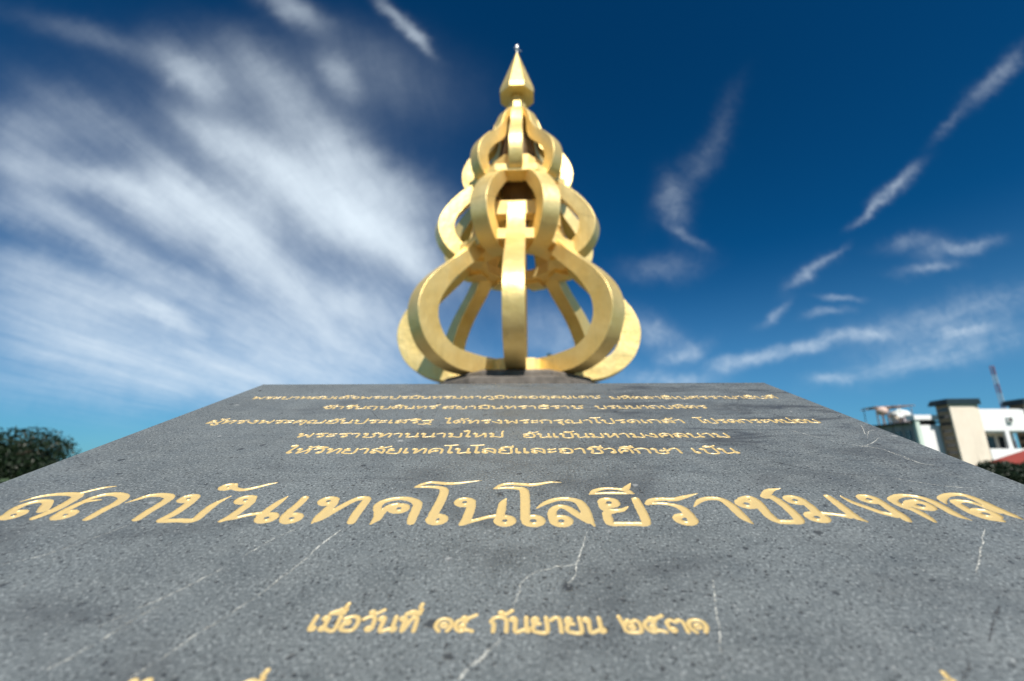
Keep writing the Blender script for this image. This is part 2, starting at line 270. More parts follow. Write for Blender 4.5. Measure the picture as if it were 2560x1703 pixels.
def catmull(pts, sub=6):
    P = [np.array(p, float) for p in pts]
    if len(P) < 3: sub = 1
    out = []
    for i in range(len(P) - 1):
        p0 = P[i - 1] if i else 2 * P[0] - P[1]
        p3 = P[i + 2] if i + 2 < len(P) else 2 * P[-1] - P[-2]
        p1, p2 = P[i], P[i + 1]
        for j in range(sub):
            t = j / sub
            out.append(0.5 * (2 * p1 + (p2 - p0) * t + (2 * p0 - 5 * p1 + 4 * p2 - p3) * t * t + (3 * p1 - p0 - 3 * p2 + p3) * t ** 3))
    out.append(P[-1])
    return out

def mat(name, fn):
    m_ = bpy.data.materials.new(name); m_.use_nodes = True
    t = NT(m_.node_tree); t.n.clear()
    b = t.new('ShaderNodeBsdfPrincipled'); o = t.new('ShaderNodeOutputMaterial')
    t.l.new(b.outputs[0], o.inputs[0])
    oc = t.new('ShaderNodeTexCoord').outputs['Object']
    fn(t, b, oc)
    return m_
def setp(t, b, **kw):
    names = dict(col='Base Color', rough='Roughness', metal='Metallic', spec='Specular IOR Level', normal='Normal', coat='Coat Weight', coat_rough='Coat Roughness')
    for k, v in kw.items():
        s_ = b.inputs[names[k]]
        if isinstance(v, bpy.types.NodeSocket): t.l.new(v, s_)
        else: s_.default_value = (*v, 1) if isinstance(v, tuple) else v
def bump(t, h, strength, dist):
    nd = t.new('ShaderNodeBump'); nd.inputs['Strength'].default_value = strength; nd.inputs['Distance'].default_value = dist
    t.l.new(h, nd.inputs['Height']); return nd.outputs[0]

# ------------------------------------------------------------------ materials
def m_gold(t, b, oc, metal=.70, r0=.40, r1=.5):
    n1 = t.noise(oc, 2.6, 3, 0.5)
    n2 = t.noise(oc, 14, 4, 0.6)
    n3 = t.noise(t.mapping(oc, sc=(1, 1, .15)), 30, 3, 0.6)
    st = t.noise(t.mapping(oc, sc=(1, 1, .25)), 5, 4, 0.7)
    c = t.mix(t.map(n1, .3, .7), (.88, .64, .23), (.97, .76, .34))
    c = t.mix(t.map(n2, .35, .8, 0, .25), c, (.78, .53, .17))
    c = t.mix(t.map(st, .58, .76, 0, .32), c, (.34, .23, .09))
    setp(t, b, col=c, metal=metal, rough=t.map(n3, .3, .7, r0, r1), spec=.5)
    hh = t.m('ADD', t.m('MULTIPLY', n1, 1.0), t.m('MULTIPLY', n2, .012))
    setp(t, b, normal=bump(t, hh, .5, .05))
GOLD = mat('brushed gold paint on sheet metal', m_gold)

MATTEGOLD = mat('matt gold paint on plate', lambda t, b, oc: m_gold(t, b, oc, .35, .6, .7))

def m_leafgold(t, b, oc):
    n1 = t.noise(oc, 60, 4, 0.6); n2 = t.noise(oc, 420, 3, 0.6)
    c = t.mix(t.map(n1, .3, .75), (.60, .445, .19), (.53, .40, .18))
    c = t.mix(t.map(n2, .62, .8, 0, .5), c, (.38, .26, .12))
    setp(t, b, col=c, metal=.12, rough=t.map(n1, .3, .7, .3, .45), spec=.6)
    setp(t, b, normal=bump(t, t.m('ADD', n1, t.m('MULTIPLY', n2, .25)), .5, .0012))
LEAF = mat('gold enamel in the lettering', m_leafgold)

def m_slate(t, b, oc):
    warp = t.v('ADD', oc, t.v('SCALE', t.v('SUBTRACT', t.noise(oc, 40, 3, .6, 0, 'Color'), (.5, .5, .5)), scale=.012))
    big = t.noise(t.mapping(oc, sc=(1, 1.8, 1), rot=(0, 0, .35)), 3.2, 5, .6, 1.2)
    mid = t.noise(oc, 22, 5, .65)
    gr = t.noise(oc, 330, 4, .7)
    gr2 = t.noise(oc, 900, 2, .6)
    pat = t.noise(oc, 6, 4, .6, .6)
    c = t.mix(t.map(mid, .3, .72), (.098, .112, .116), (.150, .167, .169))
    c = t.mix(t.map(pat, .38, .66, 0, .5), c, (.180, .204, .210))
    c = t.mix(t.map(gr, .34, .56), t.mix(.72, c, (.045, .053, .055)), c)
    c = t.mix(t.map(gr, .56, .7, 0, .75), c, (.38, .41, .41))
    c = t.mix(t.map(gr2, .5, .7, 0, .55), c, (.05, .058, .06))
    # dark stains running diagonally
    c = t.mix(t.map(big, .50, .66, 0, .5, True), c, (.05, .056, .06))
    # streaky grey bands towards the far right
    band = t.noise(t.mapping(oc, sc=(1.4, 7, 1), rot=(0, 0, -.32)), 3.5, 6, .68, .8)
    sx = t.new('ShaderNodeSeparateXYZ'); t.l.new(oc, sx.inputs[0])
    reg = t.m('MULTIPLY', t.map(sx.outputs[1], .5, .75), t.map(sx.outputs[0], -.1, .25))
    c = t.mix(t.m('MULTIPLY', reg, t.map(band, .52, .62, 0, .8)), c, (.04, .045, .05))
    # pits: sparse dark holes of three sizes
    def pits(scale, thr, sel, off):
        p = t.v('ADD', warp, off)
        d = t.voro(p, scale)
        r_ = t.voro(p, scale, out='Color')
        s_ = t.new('ShaderNodeSeparateColor'); t.l.new(r_, s_.inputs[0])
        on = t.map(s_.outputs[0], sel, sel + .02)
        sz = t.m('MULTIPLY', s_.outputs[1], thr)
        return t.m('MULTIPLY', on, t.map(t.m('SUBTRACT', d, sz), 0, .12, 1, 0, True))
    p1 = pits(330, .34, .45, (0, 0, 0))
    p2 = pits(150, .26, .72, (1.3, .4, 0))
    p3 = pits(46, .16, .86, (.7, 2.1, 0))
    pit = t.m('MAXIMUM', p1, t.m('MAXIMUM', p2, p3))
    c = t.mix(t.m('MULTIPLY', pit, .8), c, (.022, .025, .028))
    fl = pits(210, .2, .86, (3.1, 1.7, 0))
    fl = t.m('MAXIMUM', fl, pits(38, .12, .93, (2.2, 3.7, 0)))
    c = t.mix(t.m('MULTIPLY', fl, .4), c, (.42, .43, .42))
    setp(t, b, col=c, rough=t.map(mid, .3, .7, .42, .6), spec=.55)
    h = t.m('SUBTRACT', t.m('ADD', t.m('MULTIPLY', gr, .5), t.m('MULTIPLY', gr2, .15)), t.m('MULTIPLY', pit, 1.3))
    setp(t, b, normal=bump(t, h, .6, .0011))
SLATE = mat('dark grey pitted stone', m_slate)

def m_vein(t, b, oc):
    n_ = t.noise(oc, 160, 4, .75)
    n2 = t.noise(oc, 30, 2, .5)
    setp(t, b, col=t.mix(n_, (.42, .43, .40), (.66, .65, .58)), rough=.6)
    a = t.m('MULTIPLY', t.map(n_, .40, .56), t.map(n2, .34, .54, .25, .9))
    t.l.new(a, b.inputs['Alpha'])
VEIN = mat('pale mineral vein', m_vein)
def m_crack(t, b, oc):
    n_ = t.noise(oc, 130, 4, .75)
    setp(t, b, col=(.05, .053, .058), rough=.8)
    t.l.new(t.map(n_, .40, .6, 0, .75), b.inputs['Alpha'])
CRACK = mat('dark hairline crack', m_crack)

def plain(name, a, b_, scale=6, rough=.8, bs=.3, bd=.01, stain=None, metal=0):
    def fn(t, b, oc):
        n_ = t.noise(oc, scale, 6, .65)
        c = t.mix(t.map(n_, .3, .7), a, b_)
        if stain:
            s_ = t.noise(t.mapping(oc, sc=(1, 1, .18)), scale * .7, 5, .7)
            c = t.mix(t.map(s_, .52, .75, 0, .6), c, stain)
        setp(t, b, col=c, rough=rough, metal=metal, normal=bump(t, n_, bs, bd))
    return mat(name, fn)
BASESTONE = plain('weathered granite', (.07, .06, .05), (.20, .175, .15), 5, .85, .6, .02, (.02, .018, .016))
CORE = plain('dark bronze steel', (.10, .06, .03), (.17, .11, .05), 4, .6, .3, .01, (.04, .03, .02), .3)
PLASTER = plain('painted plinth render', (.24, .235, .22), (.30, .295, .28), 3, .85, .3, .01, (.25, .24, .22))
PAVING = plain('concrete paving', (.10, .092, .08), (.15, .14, .12), 2, .9, .3, .01, (.07, .065, .06))
GRASS = plain('mown grass', (.035, .07, .018), (.06, .10, .03), 5, .95, .5, .03)
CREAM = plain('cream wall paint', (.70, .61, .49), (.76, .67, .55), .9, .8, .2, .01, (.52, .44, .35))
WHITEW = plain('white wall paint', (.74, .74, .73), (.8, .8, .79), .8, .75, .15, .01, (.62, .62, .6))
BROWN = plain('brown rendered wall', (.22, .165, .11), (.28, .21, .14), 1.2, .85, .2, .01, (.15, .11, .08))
DARKROOF = plain('dark teal roof sheet', (.006, .018, .024), (.01, .026, .034), 2, .5, .2, .01)
GREYWALL = plain('grey wall in need of paint', (.30, .27, .28), (.38, .35, .35), 1, .85, .2, .01, (.1, .1, .1))
DARKTRIM = plain('dark eave trim', (.05, .045, .045), (.08, .07, .07), 2, .7, .2, .01)
GREENTRIM = plain('pale green trim', (.50, .60, .52), (.56, .66, .58), 2, .6, .1, .01)
REDROOF = plain('red roof tile', (.32, .05, .035), (.42, .08, .055), 3, .7, .3, .02, (.2, .04, .03))
RUST = plain('rusty steel', (.16, .10, .07), (.30, .20, .15), 6, .8, .3, .01)
PINK = plain('faded pink tank', (.55, .40, .34), (.66, .5, .42), 3, .7, .2, .01, (.3, .2, .15))
TANKW = plain('white tank', (.68, .71, .68), (.77, .79, .76), 3, .45, .1, .01)
REDP = plain('red tower paint', (.30, .10, .13), (.36, .13, .15), 2, .6, .1, .01)
WHTP = plain('white tower paint', (.55, .60, .66), (.6, .66, .7), 2, .6, .1, .01)
STEEL = plain('pale steel', (.7, .68, .62), (.75, .73, .68), 5, .35, .1, .001, None, .6)
BARK = plain('grey brown bark', (.09, .065, .045), (.15, .11, .08), 9, .9, .8, .04)
def m_glass(t, b, oc):
    setp(t, b, col=(.02, .028, .034), rough=.12, spec=.6)
GLASS = mat('dark window glass', m_glass)
def leafmat(name, a, b_):
    def fn(t, b, oc):
        n_ = t.noise(oc, 1.3, 3, .6); g = t.noise(oc, 30, 2, .5)
        c = t.mix(t.map(n_, .35, .65), a, b_)
        c = t.mix(t.map(g, .4, .7, 0, .5), c, tuple(x * 1.5 for x in b_))
        setp(t, b, col=c, rough=.5, spec=.35)
        b.inputs['Subsurface Weight'].default_value = 0
    return mat(name, fn)
LEAFD = leafmat('deep green leaves', (.005, .013, .004), (.009, .022, .006))
LEAFB = leafmat('fresh green leaves', (.03, .075, .012), (.05, .11, .02))

# ------------------------------------------------------------------ setting
g = mobj('ground', [(-900, -900, -.008), (900, -900, -.008), (900, 900, -.008), (-900, 900, -.008)], [(0, 1, 2, 3)], GRASS)
g['kind'] = 'structure'
pv = MB().ngon([(13, -.12), (13, 0.0)], 48, 0).build('plaza_paving', PAVING, loc=(.04, 7.0, 0))
pv['kind'] = 'structure'
hl = []
random.seed(3)
for i in range(97):
    a = 2 * math.pi * i / 96
    hl.append(6 + 5 * mnoise.noise(Vector((math.cos(a) * 2.2, math.sin(a) * 2.2, 3.3))))
hv, hf = [], []
for i in range(96):
    a = 2 * math.pi * i / 96
    for rr, zz_ in ((520, -1), (640, hl[i] * .7), (800, hl[i] * 1.2), (880, -1)):
        hv.append((math.cos(a) * rr, math.sin(a) * rr, zz_))
for i in range(96):
    for k in range(3):
        a_ = i * 4 + k; b_ = ((i + 1) % 96) * 4 + k
        hf.append((a_, b_, b_ + 1, a_ + 1))
hills = mobj('hills', hv, hf, GRASS, smooth=True); hills['kind'] = 'structure'

# ------------------------------------------------------------------ the gold monument
AX, AY = -0.052, 7.0
mon = thing('monument', 'tall openwork gold monument of curved ribs with a pointed octagonal spire on a stone base', 'monument', (AX, AY, 0), R(-1.2))
MB().ngon([(4.4, 0), (4.4, .16)], 8).build('base_step', BASESTONE, mon)
MB().ngon([(4.0, .16), (4.0, .32)], 8).build('base_step', BASESTONE, mon)
MB().ngon([(2.2, .32), (2.0, .5), (1.75, .62), (1.7, 2.15), (1.82, 2.3), (1.82, 2.42)], 8).build('pedestal', PLASTER, mon)
bevel(MB().ngon([(1.50, 2.42), (1.50, 2.67), (1.46, 2.685)], 8).build('base_step', BASESTONE, mon), .012)
bevel(MB().ngon([(1.17, 2.685), (1.17, 2.80), (1.14, 2.83)], 8).build('base_step', BASESTONE, mon), .012)

def resample(pts, n):
    P = np.array(catmull(pts, 10)); d = np.r_[0, np.cumsum(np.hypot(*np.diff(P, axis=0).T))]
    t = np.linspace(0, d[-1], n)
    return np.c_[np.interp(t, d, P[:, 0]), np.interp(t, d, P[:, 1])]
def rib_mesh(outer, inner, wd, n=48, wtop=None):
    A = resample(outer, n); B = resample(inner, n); rg = []
    wtop = wtop or wd
    for i in range(n):
        h_ = (wd + (wtop - wd) * i / (n - 1)) / 2
        rg.append([(h_, -A[i][0], A[i][1]), (-h_, -A[i][0], A[i][1]), (-h_, -B[i][0], B[i][1]), (h_, -B[i][0], B[i][1])])
    return MB().rings(rg)
def seam(i, outer, inner, wd, parent, n=48):
    A = resample(outer, n); B = resample(inner, n)
    rg = []
    for q in (i, i + .07):
        j = int(q); f = q - j
        a = A[j] * (1 - f) + A[j + 1] * f; b = B[j] * (1 - f) + B[j + 1] * f
        d = (a - b) / np.hypot(*(a - b)); a = a + d * .0015; b = b - d * .0015; h_ = wd / 2 + .0015
        rg.append([(h_, -a[0], a[1]), (-h_, -a[0], a[1]), (-h_, -b[0], b[1]), (h_, -b[0], b[1])])
    return MB().rings(rg).build('weld_seam', CORE, parent)
def rib_ring(outer, inner, wd, off, wtop=None, start=0):
    first = bevel(rib_mesh(outer, inner, wd, wtop=wtop).build('rib', GOLD, mon, True), .006, 2, 40)
    me = first.data
    me.polygons.foreach_set('use_smooth', [True] * len(me.polygons))
    try: me.set_sharp_from_angle(angle=R(35))
    except Exception: pass
    for k in range(8):
        o = first if k == 0 else first.copy()
        if k: link(o, mon)
        o.rotation_euler = (0, 0, R(off + 45 * k))
        if not wtop and k % 3 == 1: seam(24 + (k % 3), outer, inner, wd, o)
T1O = [(.56, 2.835), (.80, 2.84), (1.02, 2.845), (1.28, 2.87), (1.56, 2.985), (1.77, 3.17), (1.89, 3.43), (1.915, 3.67), (1.835, 3.93), (1.65, 4.19), (1.42, 4.42), (1.17, 4.66), (.95, 4.95), (.80, 5.25), (.73, 5.56)]
T1I = [(.56, 3.11), (.80, 3.105), (1.02, 3.12), (1.28, 3.16), (1.46, 3.27), (1.57, 3.45), (1.60, 3.62), (1.55, 3.83), (1.35, 4.15), (1.13, 4.39), (.91, 4.62), (.76, 4.85), (.64, 5.1), (.57, 5.3), (.54, 5.56)]
rib_ring(T1O, T1I, .275, 0, .285)
T2O = [(.62, 4.72), (.85, 4.71), (1.05, 4.75), (1.22, 4.87), (1.34, 5.05), (1.38, 5.25), (1.34, 5.44), (1.22, 5.66), (1.05, 5.88), (.90, 6.03), (.83, 6.09)]
T2I = [(.62, 4.95), (.82, 4.945), (.94, 4.97), (1.03, 5.05), (1.10, 5.15), (1.12, 5.28), (1.09, 5.42), (1.0, 5.58), (.86, 5.76), (.72, 5.96), (.66, 6.09)]
rib_ring(T2O, T2I, .27, 22.5)
T3O = [(.45, 6.10), (.62, 6.09), (.78, 6.11), (.89, 6.2), (.955, 6.36), (.965, 6.54), (.91, 6.73), (.77, 6.95), (.60, 7.12), (.48, 7.3), (.425, 7.47), (.38, 7.60), (.30, 7.74), (.15, 7.85)]
T3I = [(.45, 6.28), (.58, 6.27), (.68, 6.28), (.735, 6.36), (.755, 6.46), (.745, 6.56), (.69, 6.69), (.58, 6.84), (.45, 6.98), (.37, 7.12), (.335, 7.3), (.32, 7.48), (.25, 7.62), (.10, 7.74)]
rib_ring(T3O, T3I, .225, 0, .2)
bevel(MB().ngon_ring([(.66, 2.835), (.66, 3.09), (.55, 3.09), (.55, 2.835)]).build('ring', MATTEGOLD, mon), .006)
bevel(MB().ngon_ring([(1.08, 4.79), (1.08, 4.955), (.55, 4.955), (.55, 4.79)]).build('ring', MATTEGOLD, mon), .006)
bevel(MB().ngon_ring([(.77, 5.36), (.77, 5.60), (.55, 5.60), (.55, 5.36)]).build('ring', MATTEGOLD, mon), .006)
bevel(MB().ngon_ring([(.87, 6.08), (.87, 6.20), (.50, 6.20), (.57, 6.08)]).build('ring', MATTEGOLD, mon), .006)
bevel(MB().ngon_ring([(.52, 6.203), (.52, 6.62), (.36, 6.62), (.36, 6.203)]).build('ring', MATTEGOLD, mon), .006)
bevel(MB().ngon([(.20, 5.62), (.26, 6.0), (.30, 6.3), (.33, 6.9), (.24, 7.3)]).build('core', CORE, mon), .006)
for k in range(4):
    a = R(45 + 90 * k)
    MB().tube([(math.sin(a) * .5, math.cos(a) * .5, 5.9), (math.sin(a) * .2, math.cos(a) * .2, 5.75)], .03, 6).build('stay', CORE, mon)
bevel(MB().ngon([(.12, 7.1), (.12, 7.75), (.17, 7.8), (.17, 8.02), (.125, 8.03), (.125, 8.19)]).build('neck', GOLD, mon), .004)
bevel(MB().ngon([(.338, 8.20), (.338, 8.30), (.012, 9.27)]).build('spire', GOLD, mon), .006)
rod = MB().tube([(0, 0, 9.2), (0, 0, 9.33)], .014, 8)
rod.rings([[(r_ * math.cos(R(45 * j)), r_ * math.sin(R(45 * j)), z) for j in range(8)] for r_, z in ((.006, 9.31), (.034, 9.34), (.04, 9.38), (.034, 9.43), (.006, 9.47))])
for k in range(3):
    a = R(90 + 120 * k); rod.tube([(0, 0, 9.3), (math.sin(a) * .1, math.cos(a) * .1, 9.31)], .004, 5)
rod.build('lightning_rod', STEEL, mon, True)

# ------------------------------------------------------------------ the inscribed slab
AL = R(15.3) + math.atan(132 / 1138)
HC = .2486
P0 = Vector((0, HC * math.sin(AL), 1.6 - HC * math.cos(AL)))
plq = thing('inscribed_plaque', 'sloping dark grey stone plaque with engraved gold Thai lettering in front of the monument', 'plaque', (-.028, .55, 0))
SX0, SX1, SY0, SY1, TH_ = -.682, .626, -.14, 1.168, .045

# --- stroke alphabet: x-height 1, baseline 0; ('o', x, y, r) is a small head loop
o_ = 'o'
leg = lambda x, y=.86: (o_, x, y, .13)
FONT = {
 'ก': (.85, [[(.12, 0), (.12, .5), (.0, .68), (.15, .95), (.4, 1), (.62, .9), (.68, .7), (.68, 0)]]),
 'ค': (.88, [[(.12, 0), (.08, .55), (.2, .92), (.42, 1), (.65, .9), (.72, .65), (.72, 0)], (o_, .4, .5, .13), [(.12, .18), (.29, .42)]]),
 'ง': (.78, [leg(.45), [(.57, .86), (.6, .4), (.55, 0), (.05, .55)]]),
 'จ': (.8, [[(.05, .78), (.3, 1), (.55, .92), (.66, .6), (.6, .1), (.45, 0), (.4, .2)], (o_, .3, .4, .13)]),
 'ช': (.88, [leg(.16), [(.26, .95), (.3, .5), (.22, 0), (.7, 0), (.72, .55), (.58, .85), (.85, 1.12)]]),
 'ฐ': (.85, [[(.72, 1.0), (.35, .9), (.08, .72), (.55, .68), (.66, .35), (.6, 0), (.3, .05)], [(0, -.3), (.3, -.35), (.5, -.22), (.75, -.45)]]),
 'ณ': (1.2, [(o_, .2, .13, .13), [(.09, .15), (.05, .6), (.2, .98), (.42, .9), (.48, .6), (.48, 0), (.85, .12)], [(1.0, 1), (1.0, .15)], (o_, .95, .13, .13)]),
 'ด': (.88, [[(.25, 0), (.07, .35), (.09, .75), (.3, 1), (.6, .92), (.72, .65), (.72, 0)], (o_, .38, .42, .13), [(.25, 0), (.29, .3)]]),
 'ต': (.88, [[(.25, 0), (.07, .35), (.09, .8), (.22, 1), (.4, .84), (.58, 1), (.72, .75), (.72, 0)], (o_, .38, .42, .13), [(.25, 0), (.29, .3)]]),
 'ถ': (.88, [(o_, .22, .13, .13), [(.1, .15), (.12, .5), (.0, .68), (.15, .95), (.42, 1), (.64, .9), (.7, .7), (.7, 0)]]),
 'ท': (.88, [leg(.13), [(.24, .86), (.24, 0), (.5, .85), (.66, .98), (.73, .75), (.73, 0)]]),
 'ธ': (.85, [[(.72, 1.0), (.35, .92), (.08, .74), (.55, .68), (.68, .4), (.64, 0), (.14, 0), (.1, .38)]]),
 'น': (.9, [leg(.12), [(.23, .86), (.23, 0), (.6, .15)], [(.7, 1), (.7, .2)], (o_, .74, .13, .13)]),
 'บ': (.88, [leg(.12), [(.23, .86), (.23, 0), (.72, 0), (.72, 1)]]),
 'ป': (.88, [leg(.12), [(.23, .86), (.23, 0), (.72, 0), (.72, 1.42)]]),
 'ผ': (.88, [[(.1, .9), (.1, 0), (.42, .5), (.72, 0), (.72, 1)], (o_, .22, .86, .13)]),
 'พ': (.95, [leg(.12), [(.22, .86), (.22, 0), (.5, .62), (.78, 0), (.78, 1)]]),
 'ภ': (.9, [(o_, .12, .13, .13), [(.23, .13), (.22, .5), (.1, .68), (.25, .95), (.5, 1), (.7, .9), (.76, .7), (.76, 0)]]),
 'ม': (.88, [leg(.12), [(.23, .86), (.23, .2)], (o_, .2, .13, .13), [(.3, .12), (.72, .0), (.72, 1)]]),
 'ย': (.85, [leg(.2), [(.08, .8), (.14, .58), (.38, .55)], [(.14, .54), (.08, .2), (.2, 0), (.68, 0), (.68, 1)]]),
 'ร': (.72, [[(.62, 1.04), (.3, .95), (.06, .78), (.42, .7), (.52, .45), (.52, .15)], (o_, .4, .13, .13)]),
 'ล': (.85, [(o_, .22, .13, .13), [(.09, .15), (.1, .45), (.3, .55), (.7, .05)], [(.06, .78), (.3, 1), (.6, .9), (.7, .6), (.7, 0)]]),
 'ว': (.7, [[(.04, .8), (.3, 1), (.5, .85), (.54, .15)], (o_, .42, .13, .13)]),
 'ศ': (.9, [[(.12, 0), (.08, .55), (.2, .92), (.42, .98), (.62, .8), (.7, .55), (.7, 0)], (o_, .4, .48, .13), [(.12, .18), (.29, .42)], [(.55, .9), (.88, 1.2)]]),
 'ษ': (.95, [leg(.12), [(.23, .86), (.23, 0), (.72, 0), (.72, 1)], (o_, .5, .5, .11), [(.6, .5), (.92, .6)]]),
 'ส': (.9, [(o_, .22, .13, .13), [(.09, .15), (.1, .45), (.3, .55), (.7, .05)], [(.06, .78), (.3, .98), (.6, .86), (.7, .6), (.7, 0)], [(.5, .92), (.88, 1.2)]]),
 'ห': (.9, [leg(.12), [(.23, .86), (.23, 0), (.56, .62), (.72, .5), (.72, 0)], (o_, .64, .84, .13)]),
 'อ': (.85, [(o_, .25, .56, .13), [(.12, .55), (.1, .12), (.35, 0), (.62, .06), (.7, .5), (.62, .88), (.38, 1), (.06, .84)]]),
 'ฤ': (.9, [(o_, .22, .13, .13), [(.1, .15), (.12, .5), (.0, .68), (.15, .95), (.42, 1), (.64, .9), (.7, .7), (.7, -.4)]]),
 'ะ': (.6, [(o_, .14, .75, .1), [(.22, .72), (.44, .92)], (o_, .14, .2, .1), [(.22, .17), (.44, .37)]]),
 'า': (.62, [[(.02, .8), (.25, 1), (.42, .85), (.45, 0)]]),
 'เ': (.45, [[(.12, 1), (.12, .15)], (o_, .22, .13, .13)]),
 'แ': (.85, [[(.12, 1), (.12, .15)], (o_, .22, .13, .13), [(.54, 1), (.54, .15)], (o_, .64, .13, .13)]),
 'โ': (.5, [[(.55, 1.8), (.25, 1.7), (-.12, 1.66), (.2, 1.5), (.2, .15)], (o_, .31, .13, .13)]),
 'ใ': (.5, [(o_, .06, 1.52, .11), [(-.04, 1.6), (.18, 1.75), (.25, 1.4), (.18, .15)], (o_, .29, .13, .13)]),
 'ไ': (.5, [[(-.1, 1.72), (.04, 1.45), (.2, 1.72), (.18, .15)], (o_, .29, .13, .13)]),
 '๑': (.9, [[(.22, 0), (.04, .35), (.14, .75), (.42, .88), (.7, .75), (.78, .4), (.62, .02)], (o_, .42, .42, .15)]),
 '๒': (1.0, [[(.0, 1.1), (.12, .45), (.22, 0), (.78, .0), (.85, .6), (.68, .82), (.5, .66), (.34, .82), (.22, .5)], (o_, .48, .32, .13)]),
 '๓': (.98, [(o_, .24, .15, .13), [(.12, .2), (.08, .65), (.28, .86), (.47, .7), (.64, .86), (.82, .65), (.84, .0)]]),
 '๕': (1.0, [[(.88, .0), (.6, .1), (.3, .0), (.08, .3), (.12, .68), (.34, .8), (.52, .66), (.6, .9), (.98, 1.18)], [(.3, .82), (.42, 1.02), (.62, .92)], (o_, .4, .36, .12)]),
}
MARK = {  # drawn back over the letter before it
 'ั': [(o_, -.42, 1.32, .1), [(-.34, 1.24), (-.2, 1.22), (.06, 1.5)]],
 'ิ': [[(-.68, 1.22), (-.4, 1.42), (-.1, 1.22), (-.68, 1.2)]],
 'ี': [[(-.68, 1.22), (-.4, 1.42), (-.1, 1.22), (-.68, 1.2)], [(-.12, 1.24), (-.08, 1.55)]],
 'ื': [[(-.68, 1.22), (-.4, 1.42), (-.1, 1.22), (-.68, 1.2)], [(-.12, 1.24), (-.08, 1.55)], [(-.34, 1.3), (-.3, 1.55)]],
 'ึ': [[(-.68, 1.22), (-.4, 1.42), (-.1, 1.22), (-.68, 1.2)], (o_, -.1, 1.45, .09)],
 '็': [[(-.3, 1.22), (-.55, 1.3), (-.48, 1.5), (-.2, 1.42), (.02, 1.62)]],
 '่': [[(-.16, 1.26), (-.12, 1.56)]],
 '้': [(o_, -.38, 1.4, .08), [(-.3, 1.3), (-.2, 1.26), (.0, 1.58)]],
 '์': [(o_, -.16, 1.34, .09), [(-.12, 1.42), (.06, 1.62)]],
 'ุ': [[(-.28, -.17), (-.16, -.25), (-.16, -.5)]],
 'ู': [[(-.4, -.17), (-.3, -.25), (-.28, -.48), (-.02, -.48), (-.02, -.18)]],
}
UP = 'ัิีืึ็'
def layout(text, x0, x1, s0, xh):
    """the letters of one stretch of engraving, as strokes in slab millimetres"""
    out = []; x = 0.0; prev = ''
    for ch in text:
        if ch in FONT:
            adv, st = FONT[ch]; out.append([ch, x, 0.0, st]); x += adv
        else:
            dy_ = .42 if (ch in '่้์' and prev in UP) else 0.0
            if ch == '้' and prev == 'ู': dy_ = 0.0
            out.append([ch, x, dy_, MARK[ch]])
        prev = ch
    tot = x - .12; sx = (x1 - x0) / tot
    res = []
    for ch, ox, oy, st in out:
        el = []
        for e in st:
            if e[0] == 'o': el.append(('o', x0 + (ox + e[1]) * sx, s0 + (oy + e[2]) * xh, e[3] * xh * 1.0))
            else: el.append([(x0 + (ox + p[0]) * sx, s0 + (oy + p[1]) * xh, xh * (.108 if xh > 16 else .125)) for p in e])
        res.append((ch, el))
    return res

def sdf_of(els, ring_hw, step, sub, seed):
    segs = []
    for e in els:
        if e[0] == 'o':
            k = 14
            pts = [(e[1] + e[3] * math.cos(2 * math.pi * j / k), e[2] + e[3] * math.sin(2 * math.pi * j / k), ring_hw) for j in range(k + 1)]
        else:
            pts = catmull(e, sub)
        for a, b in zip(pts[:-1], pts[1:]): segs.append((*a, *b))
    S = np.array(segs)
    mg = step * 3 + max(S[:, 2].max(), S[:, 5].max())
    x0 = min(S[:, 0].min(), S[:, 3].min()) - mg; x1 = max(S[:, 0].max(), S[:, 3].max()) + mg
    y0 = min(S[:, 1].min(), S[:, 4].min()) - mg; y1 = max(S[:, 1].max(), S[:, 4].max()) + mg
    nx = int((x1 - x0) / step) + 2; ny = int((y1 - y0) / step) + 2
    X, Y = np.meshgrid(x0 + np.arange(nx) * step, y0 + np.arange(ny) * step)
    D = np.full(X.shape, 1e9)
    for ax, ay, ar, bx, by, br in S:
        dx_, dy_ = bx - ax, by - ay; L2 = dx_ * dx_ + dy_ * dy_ + 1e-9
        t = np.clip(((X - ax) * dx_ + (Y - ay) * dy_) / L2, 0, 1)
        d = np.hypot(X - ax - t * dx_, Y - ay - t * dy_) - (ar + (br - ar) * t)
        np.minimum(D, d, out=D)
    w_ = ring_hw * .05
    D = D + w_ * (np.sin(X * 3.1 / ring_hw + seed) * np.sin(Y * 2.3 / ring_hw + seed * 1.7)) + w_ * .6 * np.sin(X * 6.3 / ring_hw + Y * 5.1 / ring_hw + seed)
    return D, x0, y0, step

